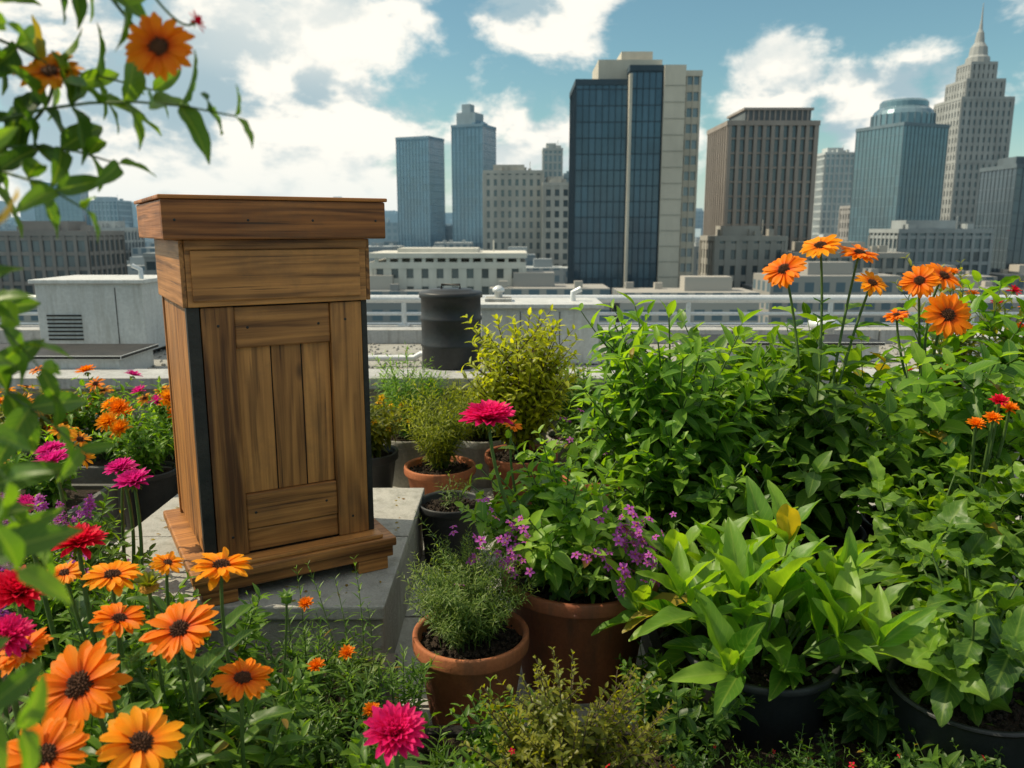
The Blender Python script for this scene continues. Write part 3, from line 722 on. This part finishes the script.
for c,R,n,m in [((-.981,1.7,.80),.062,(.05,-.1,1),P_red),((-.93,1.4,.828),.058,(.2,-.2,.9),P_red),((-.88,1.28,.80),.045,(.3,-.3,.8),P_pk),((-.213,1.3,.60),.061,(.05,-.35,.9),P_pk),((-1.15,1.8,.76),.05,(0,-.2,1),P_red)]:
    P=Plant(); b=(c[0]+.02,c[1]+.08,.14); pom(P.mb,c,n,R,m,stemto=b,n=130)
    for k in range(6):
        a=rng.random()*6.28; shoot(P,b,np.array(b)+np.array([math.cos(a)*.1,math.sin(a)*.1,rng.uniform(.2,.5)*(c[2]/.8)]),[0,0,.03],T_lan2,G_mid,.075,.032,.003)
    P.done('crimson_aster_plant' if m is P_red else 'pink_zinnia_plant')
P=Plant()
for c in[(-.48,1.8,.42),(-.43,1.9,.46),(-.35,1.7,.36),(-.30,1.95,.42),(-.55,2.0,.50),(-.20,1.75,.28)]:
    tips=bushy(P,(c[0],c[1],.14),c[2]-.14,.10,5,T_thin,G_mid,.05,.016,.003,sub=2,wh=3)
for c in[(-.48,1.78,.45),(-.33,1.69,.39),(-.55,1.97,.52),(-.42,1.86,.44)]: pom(P.mb,c,(0,-.4,1),.024,P_or,n=60)
P.done('marigold_plant')
for (x,y,h,r,T,m,ls,ns) in [(-.75,1.85,.42,.22,T_ovn,G_dark,.065,10),(-.45,1.45,.34,.18,T_lan2,G_mid,.08,10),(-.60,1.62,.36,.18,T_thin,G_sage,.06,12),(-.28,1.45,.36,.16,T_ov,G_mid,.075,8),(-1.0,1.75,.46,.2,T_thin,G_mid,.07,12),(-1.15,2.1,.40,.25,T_ovn,G_mid,.06,10),(-.12,1.55,.22,.16,T_ovn,G_mid,.06,8),(-.62,2.05,.30,.2,T_lan2,G_dark,.06,9),(-.44,2.05,.26,.16,T_ovn,G_sage,.05,9),(-.33,1.2,.30,.14,T_lan2,G_br,.09,6),(-.78,1.5,.40,.2,T_ov,G_mid,.08,8),(-1.0,1.45,.42,.18,T_lan2,G_mid,.09,9),(-.62,1.3,.36,.16,T_ov,G_br,.07,7),(-.30,1.75,.22,.16,T_ov,G_dark,.06,9)]:
    P=Plant(); bushy(P,(x,y,.15),h,r,ns,T,m,ls,.03,.003,sub=2,hvar=.5); P.done('bedding_foliage_plant')
P=Plant()
for i in range(11):
    b=np.array([rng.uniform(-.78,-.42),rng.uniform(2.12,2.24),.15]); shoot(P,b,b+np.array([rng.normal(0,.05),rng.normal(0,.04),rng.uniform(.2,.40)]),[.02,0,.0],T_thin,G_mid,.045,.02,.002,wh=2)
P.done('wild_sprig_plant')

P=Plant()
for c,R in[((-1.20,2.42,.71),.064),((-1.28,2.50,.73),.055),((-1.47,2.45,.765),.065),((-1.56,2.6,.76),.055),((-1.33,2.62,.69),.05)]:
    pom(P.mb,c,(rng.normal(0,.2),-.15,1),R,P_mag,stemto=(c[0]*.98-.08,c[1]+.05,.16),n=110,flat=.4)
tips=bushy(P,(-1.5,2.55,.16),.50,.28,22,T_ovn,G_mid,.075,.03,.004,sub=2)
P.done('magenta_aster_plant')
P=Plant()
tips=bushy(P,(-1.42,2.25,.16),.54,.18,18,T_lan2,G_mid,.055,.025,.003,sub=2,tone=-.1)
for p,t in tips[::2]:
    k=26; f=rng.random(k); pts=np.array(p)+np.outer(f,t)*.09+rng.normal(0,.012,(k,3)); blossoms(P.mb,pts,.013,P_pur,5)
P.done('purple_phlox_plant')
P=Plant(); tips=bushy(P,(-1.15,2.18,.16),.40,.20,16,T_ov,G_mid,.075,.035,.003,sub=2); P.done('bedding_foliage_plant')
P=Plant(); tips=bushy(P,(-1.38,2.12,.16),.46,.18,12,T_ovn,G_br,.07,.035,.003,sub=2); P.done('bedding_foliage_plant')
P=Plant(); tips=bushy(P,(-1.9,2.6,.16),.6,.25,16,T_ovn,G_mid,.075,.035,.003,sub=2)
for p,t in tips[::4]: pom(P.mb,p+t*.02,t+[0,-.2,.6],.04,P_mag,n=60)
P.done('magenta_aster_plant')
M_box=rough_mat('planter_grey',(.10,.10,.10),(.16,.16,.155),5,.8,.3,60)
def boxplanter(name,x,y,w,d,h,mat=None):
    mat=mat or M_box; e=empty(name,(x,y,0)); mb=MB()
    mb.box((0,-d/2,h/2),(w,.03,h),mat);mb.box((0,d/2,h/2),(w,.03,h),mat);mb.box((-w/2+.015,0,h/2),(.03,d-.032,h-.002),mat);mb.box((w/2-.015,0,h/2),(.03,d-.032,h-.002),mat); mb.box((0,0,h-.05),(w-.06,d-.03,.06),M_soil)
    mb.build('planter_walls',e,False,bevel=.003); return e
e=boxplanter('long_planter_box',-2.25,4.1,1.3,.45,.32)
P=Plant(); 
for x in(-2.75,-2.45,-2.15,-1.85):
    tips=bushy(P,(x,4.1,.28),.48,.27,16,T_ovn,G_ol if x<-2.3 else G_br,.08,.035,.004,sub=2)
    for p,t in tips[::4]:
        R=rng.uniform(.04,.06); 
        if rng.random()<.6: daisy(P.mb,p+t*.03,t+[0,-.4,.2],R,rng.choice([P_yo,P_or]),npet=13,layers=1)
        else: pom(P.mb,p+t*.03,t+[0,-.1,.6],R,rng.choice([P_yo,P_mag,P_or]),n=50)
place_in(e,P,'yellow_coneflowers')
e=pot('black_pot',-1.80,3.78,0,.14,.34,M_blkpot,.8,.1)
P=Plant(); tips=bushy(P,(-1.80,3.78,.30),.42,.25,20,T_lan2,G_br,.07,.025,.003,sub=2)
for p,t in tips[::7]: pom(P.mb,p+t*.03,t+[0,-.4,.2],.055,rng.choice([P_yo,P_or]),n=80)
place_in(e,P,'orange_marigolds')
e=boxplanter('long_planter_box',-2.55,3.45,1.3,.4,.3)
P=Plant(); 
for x in(-3.05,-2.75,-2.4,-2.1): 
    tips=bushy(P,(x,3.42,.27),.40,.25,14,T_ovn,G_br if x>-2.5 else G_mid,.075,.035,.004,sub=2)
    for p,t in tips[::6]: daisy(P.mb,p+t*.03,t+[0,-.4,.2],.05,P_yo,npet=13,layers=1)
place_in(e,P,'orange_daisies')

def tuft(name,potname,x,y,r,h,mat,ph,pr,T,m,ls,gap,ns,pm=None,tone=0,sub=3):
    e=pot(potname,x,y,0,r,h,mat)
    P=Plant(); tips=bushy(P,(x,y,h*.88),ph,pr,ns,T,m,ls,gap,.003,sub=sub,tone=tone)
    if pm: blossoms(P.mb,np.array([p for p,t in tips[::3]]),.020,pm)
    place_in(e,P,name); return e
tuft('fine_herb_foliage','terracotta_pot',-.38,4.05,.19,.28,M_terra,.54,.26,T_thin,G_lime,.055,.022,44,tone=-.35)
tuft('low_shrub_foliage','black_pot',-.80,4.25,.17,.3,M_blkpot,.42,.26,T_ovn,G_ol,.07,.03,24,P_ye)
tuft('grassy_herb_foliage','grey_pot',-.62,4.6,.17,.3,M_conc,.58,.24,T_thin,G_br,.07,.025,28)
e=pot('black_pot',-.275,3.45,0,.155,.29,M_blkpot,.8,.12)
P=Plant(); bushy(P,(-.275,3.45,.26),.18,.12,7,T_thin,G_sage,.04,.02,.002,sub=1); place_in(e,P,'seedlings')
e=pot('dark_terracotta_pot',.05,4.2,0,.2,.3,M_terra2)
P=Plant(); bushy(P,(.05,4.2,.27),.84,.33,42,T_ovn,G_lime,.078,.033,.006,sub=5,stemmat=M_bark,hvar=.55,start=.2,sublen=.28,tipf=.7,tone=-.1); place_in(e,P,'lime_shrub_foliage')
tuft('low_shrub_foliage','terracotta_pot',.42,3.9,.17,.28,M_terra,.38,.26,T_ovn,G_mid,.065,.03,24,P_pur)
tuft('low_shrub_foliage','grey_pot',.40,4.6,.2,.3,M_conc,.55,.32,T_ovn,G_mid,.07,.03,26)
tuft('low_shrub_foliage','grey_pot',-.18,4.62,.2,.3,M_conc,.42,.28,T_ovn,G_ol,.07,.03,20)

e=pot('terracotta_pot',-.125,2.24,0,.178,.30,M_terra,.70,.17)
P=Plant(); bushy(P,(-.135,2.24,.265),.36,.19,90,T_thin,G_sage,.032,.011,.0016,sub=3,hvar=.55,tone=.1,sublen=.4,r0=.09); place_in(e,P,'thyme_foliage')
e=pot('large_terracotta_pot',.225,2.50,0,.262,.38,M_terra2,.72,.13)
P=Plant(); tips=bushy(P,(.17,2.48,.34),.54,.33,28,T_ov,G_br,.095,.045,.005,sub=2,lean=(-.02,0),hvar=.55,el=(0,40),tone=.18)
bushy(P,(.26,2.40,.34),.26,.28,18,T_ovn,G_mid,.065,.03,.004,sub=2)
pom(P.mb,(-.07,2.34,.935),(-.05,-.05,1),.088,P_pk,stemto=(.12,2.46,.34),n=240,sr=.005)
daisy(P.mb,(.0,2.55,.865),(.2,-.2,1),.035,P_or,stemto=(.12,2.5,.34),npet=14)
for q in range(150):
    c=np.array([.35,2.27,.55]) if q<100 else np.array([-.04,2.28,.55])
    c=c+rng.normal(0,1,3)*np.array([.07,.05,.06]); blossoms(P.mb,c[None],.015,P_pur)
place_in(e,P,'zinnia_and_foliage')

e=pot('black_pot',.70,3.05,0,.24,.36,M_blkpot,.8,.1)
P=Plant(); bushy(P,(.64,3.05,.32),1.03,.40,26,T_lan2,G_br,.145,.06,.007,sub=4,hvar=.45,el=(0,38),sublen=.24,start=.12,tipf=.6)
bushy(P,(.66,2.9,.32),.55,.42,16,T_ov,G_br,.11,.055,.006,sub=3,hvar=.5)
place_in(e,P,'tall_leafy_shrub')
SUN=[((1.016,3.0,1.352),.084,(-.5,-.5,.6),P_or),((1.163,3.05,1.437),.082,(-.35,-.4,.9),P_yo),((1.30,3.02,1.412),.076,(.1,-.35,1),P_or),((1.325,2.95,1.305),.064,(.1,-.5,.7),P_yo),((1.525,3.0,1.31),.070,(-.4,-.7,.5),P_or),((1.64,3.05,1.325),.076,(.2,-.6,.7),P_or),((1.60,2.92,1.19),.090,(-.1,-1,.35),P_or),((1.50,3.1,1.17),.05,(-.3,-.3,1),P_or)]
for bx,by in((1.15,2.95),(1.62,3.0),(1.95,3.3),(1.35,3.5),(.98,3.5),(2.3,3.0)): 
    e=pot('black_pot',bx,by,0,.22,.36,M_blkpot,.8,.1)
    P=Plant(); hh=1.0 if bx<2.2 else .95
    bushy(P,(bx,by,.32),hh*.92 if bx!=1.95 else 1.04,.40,17,T_ov,G_mid if bx in(1.35,2.3,.98,1.15) else G_br,.150,.075,.006,sub=3,hvar=.5,el=(-5,32),sublen=.25,tone=-.05,tipf=.6)
    bushy(P,(bx,by,.34),.5,.36,9,T_ovn,G_mid,.10,.055,.006,sub=2,hvar=.5)
    for c,R,n,m in SUN:
        d=[abs(c[0]-q) for q in(1.15,1.62,1.95)]
        if by<3.4 and bx<2.2 and abs(bx-(1.15,1.62,1.95)[int(np.argmin(d))])<.01:
            path=daisy(P.mb,c,n,R,m,stemto=(bx+(c[0]-bx)*.3,by,.75),sr=.0045,npet=18,cup=.05,cr=.26)
            for k in(2,4,6,7): a=rng.random()*6.28; P.leaf(T_ov,G_br,path[k],[math.cos(a),math.sin(a),.3],[0,0,1],.12,rng.random())
    place_in(e,P,'mexican_sunflower_foliage')
P=Plant(); e=pot('grey_pot',2.15,3.75,0,.2,.32,M_conc)
tips=bushy(P,(2.15,3.75,.3),1.16,.28,16,T_lan2,G_ol,.08,.04,.005,sub=2)
for p,t in tips[:16]: pom(P.mb,p+t*.02,t+[0,-.2,.2],.035,rng.choice([P_red,P_or]),n=40)
place_in(e,P,'rust_chrysanthemums')
P=Plant()
for c in[(1.64,2.62,.93),(1.60,2.58,.88),(1.69,2.64,.9),(1.57,2.62,.85)]: pom(P.mb,c,(-.2,-.4,1),.034,P_red if c[2]>.92 else P_or,stemto=(1.64,2.7,.4),n=60)
bushy(P,(1.64,2.7,.06),.75,.2,8,T_lan2,G_mid,.08,.04,.004); P.done('rust_chrysanthemum_plant')

e=pot('black_pot',.72,2.12,.05,.22,.26,M_blkpot,.8,.1)
P=Plant()
for i in range(20):
    a=i*2.4+rng.normal(0,.2); q=math.sqrt((i+.5)/20)
    b=np.array([.71+.10*q*math.cos(a),2.10+.10*q*math.sin(a),.26]); hgt=rng.uniform(.14,.40)*(1.2-.65*q)
    p2=b+np.array([math.cos(a)*.27*q,math.sin(a)*.24*q,hgt])
    shoot(P,b,p2,[0,0,.04],T_lance,G_br,.22,.055,.006,.2,(25,62),None,False,.85,.0)
    for k in range(3):
        aa=a+k*2.1+rng.normal(0,.3); P.leaf(T_lance,G_br,p2,[math.cos(aa)*.4,math.sin(aa)*.4,1.0],[-math.cos(aa),-math.sin(aa),.4],rng.uniform(.12,.24),rng.uniform(.35,.95))
place_in(e,P,'long_leaved_foliage')
for (x,y,h,r,ls,ns,m,nm) in[(1.30,2.40,.72,.30,.165,13,G_mid,'broad_leaf_foliage'),(1.20,1.90,.42,.24,.145,10,G_mid,'hydrangea_foliage'),(1.66,2.30,.66,.28,.16,12,G_mid,'broad_leaf_foliage')]:
    e=pot('dark_fabric_pot',x,y,.05,.2,.27,M_blkpot,.92,.06)
    P=Plant(); bushy(P,(x,y,.27),h,r,ns,T_big,m,ls,.085,.006,sub=2,hvar=.55,el=(0,35),sublen=.3,tone=.0,tipf=.6); place_in(e,P,nm)
P=Plant(); bushy(P,(.13,1.62,.10),.50,.26,62,T_small,G_ol,.030,.016,.003,sub=4,hvar=.5,stemmat=M_bark,sublen=.25,tone=.1); 
blossoms(P.mb,np.array([[.0,1.5,.42],[.2,1.48,.40],[.1,1.45,.33]]),.008,P_red); P.done('front_small_leaf_shrub')
P=Plant(); 
for x in(.45,.62,.8,.98,1.15,1.32):
    tips=bushy(P,(x,1.72,.10),.19,.18,24,T_small,G_mid if x in(.62,.98) else G_dark,.026,.016,.002,sub=3,hvar=.6)
    blossoms(P.mb,np.array([p for p,t in tips[::14]]),.008,P_red)
P.done('ground_cover_plant')
for x,y,h,r,T,m,ls,ns in((-.05,1.84,.28,.15,T_ovn,G_mid,.055,14),(.46,1.92,.30,.2,T_ov,G_dark,.065,16),(.98,2.45,.5,.26,T_ov,G_dark,.10,14),(.62,2.55,.45,.22,T_ovn,G_dark,.08,16),(1.0,2.0,.32,.2,T_ov,G_dark,.08,12),(.42,2.25,.22,.10,T_ovn,G_mid,.06,10),(1.5,1.85,.4,.25,T_ov,G_dark,.1,12),(.46,3.3,.5,.24,T_ovn,G_mid,.075,18),(1.15,1.78,.24,.2,T_ovn,G_dark,.07,14)):
    P=Plant(); bushy(P,(x,y,.06 if y>2.1 else .10),h,r,ns,T,m,ls,.035,.003,sub=2,hvar=.5); P.done('bedding_foliage_plant')

# --- climbing vine at top left
P=Plant()
main=bez(np.array([-.80,.70,.1]),np.array([-.78,.95,1.0]),np.array([-.60,.92,2.0]),30)
P.mb.tube(main,np.linspace(.014,.007,30),8,M_bark)
br=[((-.62,.92,1.60),(-.30,.90,1.62),(0,0,.05)),((-.61,.92,1.80),(-.40,.88,1.73),(0,0,.03)),((-.64,.90,1.55),(-.44,.84,1.52),(0,0,.05)),((-.66,.88,1.45),(-.48,.80,1.36),(0,0,.04)),((-.6,.92,1.88),(-.33,.92,1.80),(0,0,.04)),
    ((-.64,.86,1.25),(-.48,.76,1.18),(0,0,.03)),((-.68,.84,1.40),(-.50,.76,1.43),(0,0,.03)),((-.62,.9,1.72),(-.46,.95,1.64),(0,0,.03)),((-.62,.9,1.66),(-.42,.98,1.66),(0,0,.03)),((-.62,.9,1.95),(-.48,.86,1.80),(0,0,.02)),((-.62,.9,1.85),(-.48,.96,1.78),(0,0,.02)),
    ((-.64,.88,1.50),(-.52,.80,1.57),(0,0,.03)),((-.64,.88,1.35),(-.46,.82,1.27),(0,0,.03)),((-.62,.92,1.58),(-.43,.9,1.57),(0,0,.03)),((-.62,.90,1.76),(-.50,.84,1.70),(0,0,.03))]
for a,b,bow in br: shoot(P,a,b,bow,T_vine,G_mid,.070,.030,.0024,.15,(0,40),M_stem,True,.6,tone=-.1)
for a,b in(((-.62,.72,1.45),(-.41,.62,1.30)),((-.62,.70,1.2),(-.385,.58,1.24)),((-.60,.66,1.1),(-.37,.54,1.13)),((-.62,.68,1.62),(-.41,.62,1.50))): 
    shoot(P,a,b,(0,0,.03),T_vine,G_mid,.078,.04,.002,.3,(0,35),M_stem,True,.7,tone=-.15)
    P.mb.tube([main[14],(np.array(main[14])+np.array(a))/2,a],.003,6,M_bark)
daisy(P.mb,(-.375,.90,1.69),(.1,-.9,.25),.039,P_or,stemto=(-.45,.92,1.77),sr=.0018,npet=15,cup=.1,cr=.27)
daisy(P.mb,(-.505,.92,1.668),(.1,-.6,.7),.037,P_yo,stemto=(-.56,.93,1.60),sr=.0018,npet=15,cup=.1)
pom(P.mb,(-.335,.90,1.715),(1,-.1,.5),.013,P_red,stemto=(-.38,.90,1.745),sr=.0012,n=30)
P.done('flowering_climber')

mb=MB(); n=110
pz=np.stack([rng.uniform(-1.5,-.45,n),rng.uniform(2.42,3.5,n),np.full(n,.304)],1); mb.inst(T_small,pz,np.stack([rng.normal(0,1,n),rng.normal(0,1,n),np.zeros(n)],1),[0,0,1],rng.uniform(.01,.024,n),G_dry)
pz=np.stack([rng.uniform(-2,1,n),rng.uniform(3.0,4.7,n),np.full(n,.008)],1); mb.inst(T_small,pz,np.stack([rng.normal(0,1,n),rng.normal(0,1,n),np.zeros(n)],1),[0,0,1],rng.uniform(.012,.03,n),G_ol)
mb.build('fallen_leaves')

# ================================================================= LIGHT / SKY
AZ=82; EL=48
w=bpy.data.worlds.new('World'); scene.world=w; w.use_nodes=True; nt=w.node_tree; nt.nodes.clear(); g=N(nt)
sky=g.n('ShaderNodeTexSky',sky_type='NISHITA',sun_disc=False,sun_elevation=rad(EL),sun_rotation=rad(360-AZ),air_density=1.0,dust_density=1.0,ozone_density=1.0)
tc=g.n('ShaderNodeTexCoord').outputs['Generated']
skc=g.mix(1.0,sky.outputs[0],(1.0,1.32,1.15),'MULTIPLY')
v=g.mapping(tc,(1,1,1.7))
n1=g.noise(6.0,8,.60,vec=v,dist=.15); n2=g.noise(6.0,4,.55,vec=g.mapping(tc,(1,1,1.7),(.05,-.01,-.07)),dist=.15); n3=g.noise(2.6,2,.5,vec=g.mapping(tc,(1,1,1.8),(3,1,2)))
blob=None
def sdir(px,s): 
    a=np.array([px,1.0,s]); return a/np.linalg.norm(a)
for px,s,r,wt in[(-.48,.10,.40,1),(-.26,.13,.30,1),(.03,.275,.15,.85),(-.36,.25,.20,.9),(-.10,.24,.07,.5),(.02,.08,.20,.9),(.30,.165,.12,.95),(.26,.20,.06,.7),(.45,.14,.14,.95),(.53,.16,.10,.9),(.17,.07,.16,.7),(.42,.06,.14,.6),(-.9,.3,.5,.9),(1.0,.3,.4,.8),(-.20,.03,.18,.8),(.62,.2,.08,.6)]:
    d=g.n('ShaderNodeVectorMath',operation='DISTANCE',ins={0:tc,1:tuple(sdir(px,s))}).outputs['Value']
    f=g.mr(d,0,r,wt,0,True); blob=f if blob is None else g.math('MAXIMUM',blob,f)
sz=g.n('ShaderNodeSeparateXYZ',ins={0:tc}).outputs[2]
up=g.mr(sz,.3,.6,0,.22)
den=g.math('ADD',g.math('ADD',n1,g.math('MULTIPLY',blob,.36)),up)
cov=g.mr(den,.61,.75,0,1,True)
shade=g.mr(g.math('SUBTRACT',n2,n1),-.06,.08,0,1,True)
grey=g.math('MULTIPLY',g.mr(n3,.36,.56,.35,1,True),shade)
cc=g.mix(grey,(11.5,11.1,10.0),(4.4,5.9,6.5))
dc=g.mix(cov,skc,cc)
haze=g.mr(sz,-.02,.13,.65,0,True)
dc=g.mix(haze,dc,(7.9,8.9,8.9))
bg=g.n('ShaderNodeBackground',ins={'Strength':.093}); g.l(dc,bg.inputs[0])
wo=g.n('ShaderNodeOutputWorld'); g.l(bg.outputs[0],wo.inputs[0])
L=bpy.data.lights.new('sun','SUN'); L.energy=5.0; L.angle=rad(.5); L.color=(1,.87,.64)
lo=bpy.data.objects.new('sun',L); scene.collection.objects.link(lo)
ds=Vector((-math.sin(rad(AZ))*math.cos(rad(EL)),math.cos(rad(AZ))*math.cos(rad(EL)),math.sin(rad(EL))))
lo.rotation_euler=ds.to_track_quat('Z','Y').to_euler(); lo.location=(0,0,20)

cam=bpy.data.cameras.new('camera'); co=bpy.data.objects.new('camera',cam); scene.collection.objects.link(co)
cam.lens=28; cam.sensor_width=36; cam.clip_end=9000; cam.clip_start=.05
co.location=(0,0,1.5); co.rotation_euler=(rad(90-11),0,0)
cam.dof.use_dof=True; cam.dof.focus_distance=2.5; cam.dof.aperture_fstop=4.5
scene.camera=co
scene.view_settings.view_transform='Standard'; scene.view_settings.look='None'; scene.view_settings.exposure=0
print('polys',sum(len(o.data.polygons) for o in bpy.data.objects if o.type=='MESH'))
